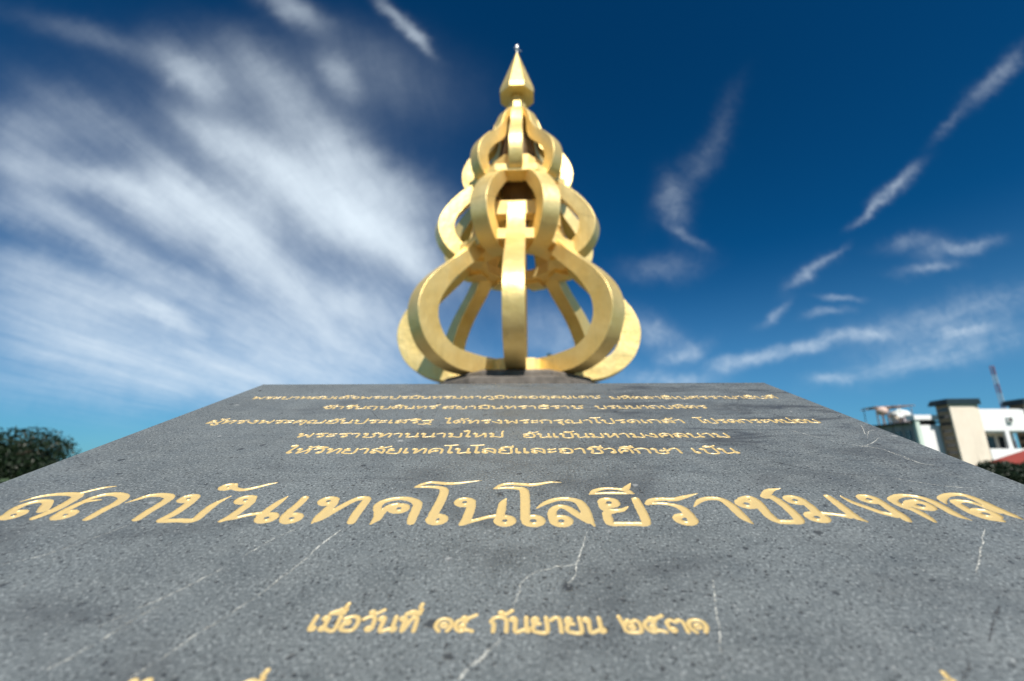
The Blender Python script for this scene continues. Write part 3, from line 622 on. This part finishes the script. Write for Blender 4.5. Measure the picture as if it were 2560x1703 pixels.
def contours(D, x0, y0, step, lvl):
    F = D - lvl
    F = np.where(np.abs(F) < 1e-7, 1e-7, F)
    ny, nx = F.shape
    S = F < 0
    idx = S[:-1, :-1] * 1 + S[:-1, 1:] * 2 + S[1:, 1:] * 4 + S[1:, :-1] * 8
    ys, xs = np.nonzero((idx != 0) & (idx != 15))
    tab = {1: [(3, 0)], 2: [(0, 1)], 3: [(3, 1)], 4: [(1, 2)], 5: [(3, 0), (1, 2)], 6: [(0, 2)], 7: [(3, 2)], 8: [(2, 3)], 9: [(2, 0)],
           10: [(0, 1), (2, 3)], 11: [(2, 1)], 12: [(1, 3)], 13: [(1, 0)], 14: [(0, 3)]}
    nxt = {}; pos = {}
    def key(j, i, e):
        if e == 0: return (j, i, 0)
        if e == 1: return (j, i + 1, 1)
        if e == 2: return (j + 1, i, 0)
        return (j, i, 1)
    def pt(k):
        if k in pos: return
        j, i, h_ = k
        a = F[j, i]; b = F[j, i + 1] if h_ == 0 else F[j + 1, i]
        t = min(max(a / (a - b), .02), .98)
        pos[k] = (x0 + (i + (t if h_ == 0 else 0)) * step, y0 + (j + (0 if h_ == 0 else t)) * step)
    for j, i in zip(ys.tolist(), xs.tolist()):
        for a, b in tab[int(idx[j, i])]:
            ka, kb = key(j, i, a), key(j, i, b)
            pt(ka); pt(kb); nxt.setdefault(ka, []).append(kb)
    loops = []
    while nxt:
        k0 = next(iter(nxt)); lp = []; k = k0
        while k in nxt:
            lp.append(pos[k]); n_ = nxt[k].pop()
            if not nxt[k]: del nxt[k]
            k = n_
            if k == k0: break
        if len(lp) > 5: loops.append(lp)
    # drop points that hardly bend the line
    out = []
    for lp in loops:
        P = lp; keep = [P[0]]
        for i in range(1, len(P) - 1):
            a = keep[-1]; b = P[i]; c = P[i + 1]
            L_ = math.hypot(c[0] - a[0], c[1] - a[1]) + 1e-9
            dev = abs((c[0] - a[0]) * (a[1] - b[1]) - (a[0] - b[0]) * (c[1] - a[1])) / L_
            if dev > step * .10 or math.hypot(b[0] - a[0], b[1] - a[1]) > step * 5: keep.append(b)
        if len(keep) > 4: out.append(keep)
    return out

def samp(G, x, y):
    D, x0, y0, st = G
    fx = (x - x0) / st; fy = (y - y0) / st
    i = int(fx); j = int(fy)
    if i < 0 or j < 0 or i >= D.shape[1] - 1 or j >= D.shape[0] - 1: return 9.0
    fx -= i; fy -= j
    return (D[j, i] * (1 - fx) + D[j, i + 1] * fx) * (1 - fy) + (D[j + 1, i] * (1 - fx) + D[j + 1, i + 1] * fx) * fy

glyphs = []       # (char, grid, levels, depths)
for k, (ch, els) in enumerate(MAIN):
    glyphs.append((ch, sdf_of([e if e[0] == 'o' else [(p[0], p[1], p[2] * 1.07) for p in e] for e in els], 4.8, .5, 7, k * 1.3), (0, -.8, -2.2), (0, -1.35, -1.6)))
EXTRA = [('ท', -252, -238, 246.5, 14.5), ('ที่', -182, -168, 240.5, 14.5), ('บ', 300.5, 315, 246.5, 14.5), ('ที่', 256.5, 271, 243.5, 14.5)]
k = 0
for ln_ in LINES + EXTRA:
    for ch, els in layout(*ln_):
        k += 1
        xh = ln_[4]
        glyphs.append((ch, sdf_of(els, xh * .1, xh * .019, 5, k * .9), (0, -xh * .022, -xh * .062), (0, -.6, -.9)))
print('letters', len(glyphs))

slabM = Matrix.Translation(P0 - Vector((-.028, .55, 0))) @ Matrix.Rotation(AL, 4, 'X')
# --- cut the letters out of the top face
V2, E2 = [], []
def add_loop(lp):
    n_ = len(V2); m_ = len(lp)
    V2.extend(lp); E2.extend((n_ + i, n_ + (i + 1) % m_) for i in range(m_))
def edge_pts():
    random.seed(11); pts = []
    c = [(SX0, SY0), (SX1, SY0), (SX1, SY1), (SX0, SY1)]
    for i in range(4):
        a, b = Vector(c[i]), Vector(c[(i + 1) % 4]); L_ = (b - a).length; n_ = int(L_ / .008)
        nn = Vector((-(b - a).y, (b - a).x)).normalized()
        for q in range(n_):
            p = a.lerp(b, q / n_)
            j = (.0005 * mnoise.noise(Vector((p.x * 60, p.y * 60, 1))) + (.0025 * max(0, mnoise.noise(Vector((p.x * 22, p.y * 22, 5))) - .38))) if 0 < q else 0
            pts.append(p + nn * (abs(j) + .0008))
    return pts
EP = edge_pts()
add_loop([(p.x * 1000, p.y * 1000) for p in EP])
hole = [(-647.9 + 5.5 * math.cos(a), 1093.9 + 4.5 * math.sin(a)) for a in np.linspace(0, 2 * math.pi, 17)[:-1]]
add_loop(hole)
lev0 = []
for ch, G, lv, dp in glyphs:
    ls = contours(*G, 0.0); lev0.append(ls)
    for lp in ls: add_loop(lp)
V2 = [Vector(v) for v in V2]
rv, re, rf, _, _, _ = delaunay_2d_cdt(V2, E2, [], 1, 1e-4)
boxes = np.array([(G[1], G[2], G[1] + G[0].shape[1] * G[3], G[2] + G[0].shape[0] * G[3]) for _, G, _, _ in glyphs])
top = []
for f in rf:
    cx = sum(rv[i].x for i in f) / len(f); cy = sum(rv[i].y for i in f) / len(f)
    if (cx + 647.9) ** 2 + (cy - 1093.9) ** 2 < 16: continue
    cand = np.nonzero((boxes[:, 0] < cx) & (boxes[:, 2] > cx) & (boxes[:, 1] < cy) & (boxes[:, 3] > cy))[0]
    if any(samp(glyphs[q][1], cx, cy) < 0 for q in cand): continue
    if not (SX0 * 1000 - .1 < cx < SX1 * 1000 + .1 and SY0 * 1000 - .1 < cy < SY1 * 1000 + .1): continue
    top.append(tuple(f))
sv = [(p.x / 1000, p.y / 1000, 0.0) for p in rv]; sf = list(top)
n0 = len(sv); m_ = len(EP)
for z, gr in ((0.0, 0.0), (-.0012, .0018), (-TH_, .0018)):        # chamfered arris, then the side
    for p in EP:
        q = Vector((min(max(p.x, SX0 + .004), SX1 - .004), min(max(p.y, SY0 + .004), SY1 - .004)))
        d = (p - q)
        d = d.normalized() * gr if d.length > 1e-6 else Vector((0, 0))
        sv.append((p.x + d.x, p.y + d.y, z))
for r_ in range(2):
    for i in range(m_):
        a = n0 + r_ * m_ + i; b = n0 + r_ * m_ + (i + 1) % m_
        sf.append((a, a + m_, b + m_, b))
sf.append(tuple(n0 + 2 * m_ + i for i in reversed(range(m_))))
slab_o = mobj('slab', sv, sf, SLATE, plq); slab_o.matrix_local = slabM
# --- the gold-painted grooves
for (ch, G, lv, dp), l0 in zip(glyphs, lev0):
    vv, ee, zz_ = [], [], []
    for li, (l_, d_) in enumerate(zip(lv, dp)):
        ls = l0 if li == 0 else contours(*G, l_)
        for lp in ls:
            n_ = len(vv); k_ = len(lp)
            vv.extend(Vector(p) for p in lp); zz_.extend([d_] * k_)
            ee.extend((n_ + i, n_ + (i + 1) % k_) for i in range(k_))
    if not vv: continue
    ov, oe, of, oi, _, _ = delaunay_2d_cdt(vv, ee, [], 0, 1e-5)
    fs = [tuple(f) for f in of if samp(G, sum(ov[i].x for i in f) / 3, sum(ov[i].y for i in f) / 3) < 0.02]
    zs = [zz_[q[0]] if q else dp[1] for q in oi]
    used = sorted({i for f in fs for i in f}); re_ = {a: b for b, a in enumerate(used)}
    o = mobj('letter', [(ov[i].x / 1000, ov[i].y / 1000, zs[i] / 1000) for i in used], [tuple(re_[i] for i in f) for f in fs], LEAF, slab_o, True)
# drilled fixing hole, top left
hv = MB(); hv.rings([[(x / 1000, y / 1000, z) for x, y in hole] for z in (-.012, 0.0)], cap=False)
hv.f.append(tuple(range(16))); hv.build('fixing_hole', DARKTRIM, slab_o)
# veins and cracks in the stone, as thin jagged films on it
def film(name, w_, pts, mt, z, seed):
    random.seed(seed)
    P = catmull([(a / 1000, b / 1000) for a, b in pts], 12)
    vs, fs = [], []
    off = 0
    for i, p in enumerate(P):
        t = P[min(i + 1, len(P) - 1)] - P[max(i - 1, 0)]; t = t / (np.hypot(*t) + 1e-9); nn = np.array((-t[1], t[0]))
        off = off * .7 + random.uniform(-.0007, .0007)
        h_ = w_ / 2000 * random.uniform(.35, 1.3) * min(1, (i + .3) / 4, (len(P) - i - .7) / 4)
        for s_ in (-1, 1):
            q = p + nn * (off + s_ * h_); vs.append((q[0], q[1], z))
    for i in range(len(P) - 1): fs.append((2 * i, 2 * i + 2, 2 * i + 3, 2 * i + 1))
    vs = [(min(max(x, SX0 + .004), SX1 - .004), min(max(y, SY0 + .004), SY1 - .004), z_) for x, y, z_ in vs]
    mobj(name, vs, fs, mt, slab_o)
for i, (w_, pts) in enumerate(VEINS): film('mineral_vein', w_, pts, VEIN, .00012 + i * 1e-6, i)
for i, (w_, pts) in enumerate(CRACKS): film('hairline_crack', w_, pts, CRACK, .00018 + i * 1e-6, 50 + i)
# body that carries the slab
M_ = Matrix.Translation(P0) @ Matrix.Rotation(AL, 4, 'X')
cs = [M_ @ Vector((x, y, -TH_ - .001)) for x, y in ((SX0 + .05, SY0 + .05), (SX1 - .05, SY0 + .05), (SX1 - .05, SY1 - .05), (SX0 + .05, SY1 - .05))]
pvv = [(c.x + .028, c.y - .55, c.z) for c in cs] + [(c.x + .028, c.y - .55, 0) for c in cs]
bevel(fix_normals(mobj('plinth', pvv, [(0, 1, 2, 3), (7, 6, 5, 4), (0, 4, 5, 1), (1, 5, 6, 2), (2, 6, 7, 3), (3, 7, 4, 0)], PLASTER, plq)), .01)

# ------------------------------------------------------------------ buildings on the right
def box(name, a, b, m, parent, bv=0):
    o = MB().box(a, b).build(name, m, parent)
    if bv: bevel(o, bv)
    return o
def tower(x0, x1, y0, y1, z1, label, grp, ridge=True):
    t = thing('building_tower', label, 'tower', (x0, y0, 0), 0, None)
    W, D_, H = x1 - x0, y1 - y0, z1
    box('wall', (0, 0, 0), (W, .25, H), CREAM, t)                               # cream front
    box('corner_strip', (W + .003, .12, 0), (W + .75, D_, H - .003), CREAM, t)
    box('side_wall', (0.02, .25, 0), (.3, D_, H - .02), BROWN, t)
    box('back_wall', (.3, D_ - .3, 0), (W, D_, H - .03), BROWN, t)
    for k in range(9):                                                         # louvre bands on the shaded side
        z = 1.0 + k * 1.2
        f = box('window', (-.03, .5, z), (.02, D_ - .35, z + .48), GLASS, t)
        box('sill', (-.12, .42, z - .12), (.02, D_ - .3, z - .003), BROWN, f)
    rf = MB().poly([(-.55, -.35, H + .002), (W + 1.0, -.35, H + .002), (W + 1.0, D_ + .5, H + .002), (-1.0, D_ + .5, H + .002),
                    (-.45, -.35, H + .95), (W + .9, -.35, H + 1.0), (W + .8, D_ + .3, H + 1.1), (-.6, D_ + .2, H + .9)],
                   [(3, 2, 1, 0), (4, 5, 6, 7), (0, 1, 5, 4), (1, 2, 6, 5), (2, 3, 7, 6), (3, 0, 4, 7)]).build('roof', DARKROOF, t)
    bevel(rf, .05)
    return t
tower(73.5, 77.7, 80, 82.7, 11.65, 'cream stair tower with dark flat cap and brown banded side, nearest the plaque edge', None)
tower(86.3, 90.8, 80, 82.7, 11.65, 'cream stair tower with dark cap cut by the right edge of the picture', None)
# link block between the towers
b = thing('link_block', 'white upper wall with dark recessed window between the two cream towers', 'building', (78.5, 80.4, 0))
box('parapet_wall', (0, 0, 7.2), (7.75, .3, 10.9), WHITEW, b, .03)
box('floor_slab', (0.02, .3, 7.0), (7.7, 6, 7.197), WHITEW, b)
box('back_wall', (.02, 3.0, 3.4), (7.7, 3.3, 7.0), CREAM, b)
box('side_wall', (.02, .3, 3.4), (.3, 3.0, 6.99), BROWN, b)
f = box('window', (.9, 2.9, 3.6), (4.4, 2.98, 6.4), GLASS, b); box('mullion', (2.5, 2.84, 3.6), (2.6, 2.897, 6.4), WHITEW, f)
f = box('window', (5.1, 2.9, 3.6), (7.2, 2.98, 6.4), GLASS, b); box('mullion', (6.1, 2.84, 3.6), (6.2, 2.897, 6.4), WHITEW, f)
box('column', (3.6, .02, 3.32), (4.3, .5, 7.19), WHITEW, b, .02)
box('balcony_wall', (0.1, -.25, 3.3 - .9), (7.6, -.02, 4.25), WHITEW, b, .03)
box('floor_slab', (.1, -.02, 2.4), (7.6, 3.3, 2.6), WHITEW, b)
box('ground_wall', (.1, .8, 0), (7.6, 1.0, 2.38), GREENTRIM, b)
box('column', (3.6, -.2, 0), (4.3, .3, 2.39), WHITEW, b, .02)
ac = thing('air_conditioner', 'small grey air conditioner unit fixed high on the white wall', 'air conditioner', (83.2, 80.15, 8.6))
box('casing', (-.45, -.2, 0), (.45, .23, .95), TANKW, ac, .03)
box('grille', (-.36, -.23, .12), (.2, -.203, .82), DARKTRIM, ac)
# lower wing at the left with the shaded side
b = thing('side_wing', 'white walled wing with flat parapet and shaded windowed flank, left of the cream tower', 'building', (69.6, 83, 0))
box('white_wall', (.75, 0, 0), (4.6, .3, 8.4), WHITEW, b, .03)
box('recess_wall', (.3, 1.2, 8.4), (4.6, 1.4, 9.29), DARKTRIM, b)
box('corner_column', (0, -.1, 0), (.7, .5, 9.29), GREENTRIM, b, .02)
bevel(MB().box((-.25, -.35, 9.3), (4.7, 1.5, 10.15)).build('parapet', WHITEW, b), .04)
box('flank_wall', (0.03, .52, 0), (.33, 12, 8.75), GREYWALL, b)
box('eave', (-.9, .3, 8.76), (4.5, 12.4, 9.05), DARKTRIM, b, .03)
box('roof', (.3, 1.5, 9.06), (4.6, 12, 9.2), GREYWALL, b)
for fl in range(3):
    for k in range(5):
        y = 1.2 + k * 2.2; z = 7.0 - fl * 2.2
        q = box('window', (-.0, y, z - 1.0), (.028, y + 1.3, z + .6), GLASS, b)
        box('frame', (-.07, y + .6, z - 1.0), (-.003, y + .7, z + .6), WHITEW, q)
for k in range(6):
    box('pilaster', (-.12, .75 + k * 2.2, 0), (.027, .98 + k * 2.2, 8.75), GREYWALL, b)
# rooftop clutter
def ell(r, h_, k=16, m=8, z0=0):
    return [[(r * math.sin(math.pi * (i + .3) / (m + .6)) * math.cos(2 * math.pi * j / k), r * math.sin(math.pi * (i + .3) / (m + .6)) * math.sin(2 * math.pi * j / k), z0 + h_ - h_ * math.cos(math.pi * (i + .3) / (m + .6))) for j in range(k)] for i in range(m + 1)]
t = thing('water_tank', 'rounded white water tank on the roof of the grey wing', 'water tank', (73.3, 90.5, 9.2))
MB().rings(ell(1.75, 1.0, z0=.75)).build('tank', TANKW, t, True)
for sx_ in (-1, 1):
    for sy_ in (-1, 1): MB().tube([(sx_ * 1.0, sy_ * 1.0, 0), (sx_ * 1.0, sy_ * 1.0, 1.1)], .08, 6).build('leg', RUST, t)
t = thing('water_tank', 'faded pink water tank on rusty legs, leftmost on the roof', 'water tank', (69.3, 89.5, 9.05))
MB().rings(ell(1.0, .85, z0=1.7)).build('tank', PINK, t, True)
for sx_ in (-1, 1):
    for sy_ in (-1, 1): MB().tube([(sx_ * .6, sy_ * .6, 0), (sx_ * .6, sy_ * .6, 2.0)], .09, 6).build('leg', RUST, t)
t = thing('roof_shed', 'small beige plant box on the roof between the two tanks', 'shed', (71.0, 88.6, 9.2))
box('box', (-.6, -.5, 0), (.6, .6, 1.3), CREAM, t, .03); box('lid', (-.7, -.6, 1.303), (.7, .7, 1.4), RUST, t)
t = thing('satellite_dish', 'pale satellite dish tilted on the roof between the tanks', 'satellite dish', (70.6, 87.2, 9.2))
MB().tube([(0, 0, 0), (0, 0, 1.5)], .07, 6).build('post', RUST, t)
d_ = MB().rings([[(r_ * math.cos(6.2832 * j / 16), q_ - .3, 1.7 + r_ * math.sin(6.2832 * j / 16)) for j in range(16)] for r_, q_ in ((.05, .3), (.4, .22), (.8, 0), (.82, .03), (.4, .26), (.05, .34))]).build('dish', TANKW, t, True)
t = thing('roof_shed', 'dark squat plant box on the roof under the white tank', 'shed', (72.6, 87.6, 9.2))
box('box', (-1.4, -.4, 0), (1.2, .8, 1.0), GREYWALL, t, .03); box('lid', (-1.5, -.5, 1.003), (1.3, .9, 1.12), RUST, t)
t = thing('roof_frame', 'rusty steel canopy frame above the rooftop tanks', 'frame', (71.5, 91, 9.2))
fr = MB()
for x in (-3.2, -.8, 1.2, 3.4):
    for y in (-1.5, 1.8): MB().tube([(x, y, 0), (x, y, 3.1 + .3 * math.sin(x))], .07, 6).build('post', RUST, t)
for y in (-1.5, 0.1, 1.8): fr.tube([(-3.8, y, 2.9), (-.8, y, 3.2), (1.2, y, 3.15), (4.2, y, 3.5)], .09, 6)
fr.build('rail', RUST, t)
for k in range(7):
    x = -3.5 + k * 1.1
    MB().box((x, -1.7 + .1 * (k % 3), 3.22 + .05 * k), (x + .8, 2.0, 3.27 + .05 * k)).build('roof_sheet', RUST if k % 2 else PINK, t)

# radio mast far away
t = thing('radio_mast', 'distant red and white lattice radio mast rising behind the white wall', 'mast', (154.9, 150, 0))
H = 33.0
for k in range(11):
    z0, z1 = k * H / 11, (k + 1) * H / 11; m = MB()
    for i in range(3):
        a0 = R(120 * i + 20); a1 = R(120 * (i + 1) + 20); r0 = .62
        p = lambda a, z: (r0 * math.cos(a), r0 * math.sin(a), z)
        m.tube([p(a0, z0), p(a0, z1)], .09, 5)
        for q in range(3):
            za, zb = z0 + (z1 - z0) * q / 3, z0 + (z1 - z0) * (q + 1) / 3
            m.tube([p(a0, za), p(a1, zb)], .045, 4); m.tube([p(a1, za), p(a0, zb)], .045, 4); m.tube([p(a0, zb), p(a1, zb)], .045, 4)
    m.build('section', REDP if k % 2 == 0 else WHTP, t)

# red-roofed house in front of the link block
t = thing('red_roofed_house', 'low house with red tiled roof behind the hedge at the right edge', 'house', (62.4, 54, -.3))
box('wall', (-4.2, .6, 0), (8, 7, 1.2), CREAM, t)
MB().poly([(-5.5, -.3, 1.35), (9, -.3, 1.35), (9, 8, 1.35), (-5.5, 8, 1.35), (.2, 3.8, 4.2), (6, 3.8, 4.2)],
          [(3, 2, 1, 0), (0, 1, 5, 4), (1, 2, 5), (2, 3, 4, 5), (3, 0, 4)]).build('roof', REDROOF, t)
box('fascia', (-5.6, -.42, 1.2), (9.1, -.303, 1.45), WHITEW, t)

# ------------------------------------------------------------------ trees and hedge
def leaves(n, blobs, size, seed, mt, name, parent):
    rng = np.random.default_rng(seed)
    B = np.array(blobs); wt = (B[:, 3] * B[:, 4] * B[:, 5]) ** .7; wt /= wt.sum()
    id_ = rng.choice(len(B), n, p=wt); b = B[id_]
    u = rng.normal(size=(n, 3)); u /= np.linalg.norm(u, axis=1)[:, None]
    rr = rng.uniform(.45, 1.05, n) ** .6
    c = b[:, :3] + u * b[:, 3:6] * rr[:, None]
    a1 = rng.normal(size=(n, 3)); a1 /= np.linalg.norm(a1, axis=1)[:, None]
    a2 = np.cross(a1, rng.normal(size=(n, 3))); a2 /= np.linalg.norm(a2, axis=1)[:, None]
    s = size * rng.uniform(.6, 1.4, n)[:, None]
    v = np.empty((n, 4, 3)); v[:, 0] = c - a1 * s; v[:, 1] = c + a2 * s * .45; v[:, 2] = c + a1 * s; v[:, 3] = c - a2 * s * .45
    me = bpy.data.meshes.new(name)
    me.vertices.add(n * 4); me.vertices.foreach_set('co', v.reshape(-1))
    me.loops.add(n * 4); me.loops.foreach_set('vertex_index', np.arange(n * 4, dtype=np.int32))
    me.polygons.add(n); me.polygons.foreach_set('loop_start', np.arange(0, n * 4, 4, dtype=np.int32)); me.polygons.foreach_set('loop_total', np.full(n, 4, dtype=np.int32))
    me.materials.append(mt); me.update(); me.validate()
    return link(bpy.data.objects.new(name, me), parent)
def tree(name, label, loc, H, rad, zc, nb, nl, size, seed, mt, cat='tree', group=None, sq=.6):
    t = thing(name, label, cat, loc, 0, group)
    rnd = random.Random(seed); tr = MB()
    tr.tube([(0, 0, -.1), (.1, 0, H * .25), (-.05, .1, H * .5), (0, 0, H * .8)], [rad * .09, rad * .06, rad * .045, .03], 8)
    blobs = []
    for k in range(nb):
        a = rnd.uniform(0, 6.28); q = math.sqrt(rnd.random()) * rad * .72
        zt = zc + (H - zc) * .9 * (1 - (q / rad) ** 2) * rnd.uniform(.3, 1.0)
        r_ = rad * rnd.uniform(.16, .3)
        p = (math.cos(a) * q, math.sin(a) * q, min(zt, H - r_ * .5))
        blobs.append((*p, r_ * rnd.uniform(.9, 1.4), r_ * rnd.uniform(.9, 1.4), r_ * sq))
        if k % 3 == 0: tr.tube([(0, 0, H * rnd.uniform(.25, .5)), (p[0] * .5, p[1] * .5, p[2] * .72), p], [rad * .035, rad * .02, .02], 6)
    tr.build('trunk', BARK, t, True)
    leaves(nl, blobs, size, seed, mt, 'crown', t)
    return t
tree('broadleaf_tree', 'dark broad tree with gaps in its crown at the left edge of the picture', (-49.3, 40.5, 0), 5.1, 8.8, .2, 64, 19000, .17, 5, LEAFD)
# narrow column tree whose tip shows between the ribs
t = thing('column_tree', 'narrow green tree, only its tip showing low between the gold ribs', 'tree', (2.55, 40, 0))
MB().tube([(0, 0, -.1), (0, 0, 10.8)], [.14, .02], 6).build('trunk', BARK, t)
leaves(4500, [(0, 0, z, .28 + (11.1 - z) * .03, .28 + (11.1 - z) * .03, .6) for z in np.linspace(2, 10.75, 14)], .11, 9, LEAFB, 'crown', t)
tree('shrub', 'dark rounded shrub at the right edge under the red roof', (33.4, 31.5, 0), 1.75, 1.9, .4, 26, 9000, .08, 21, LEAFD, 'shrub')
tree('shrub', 'dark leafy shrub beside the stone plaque edge, below the cream tower', (30.3, 31.0, 0), 1.72, 1.9, .4, 26, 9000, .08, 22, LEAFD, 'shrub')
tree('broadleaf_tree', 'dark low tree in the hedge behind the shrubs at the right', (43, 42, 0), 2.0, 3.4, .6, 30, 9000, .1, 23, LEAFD)
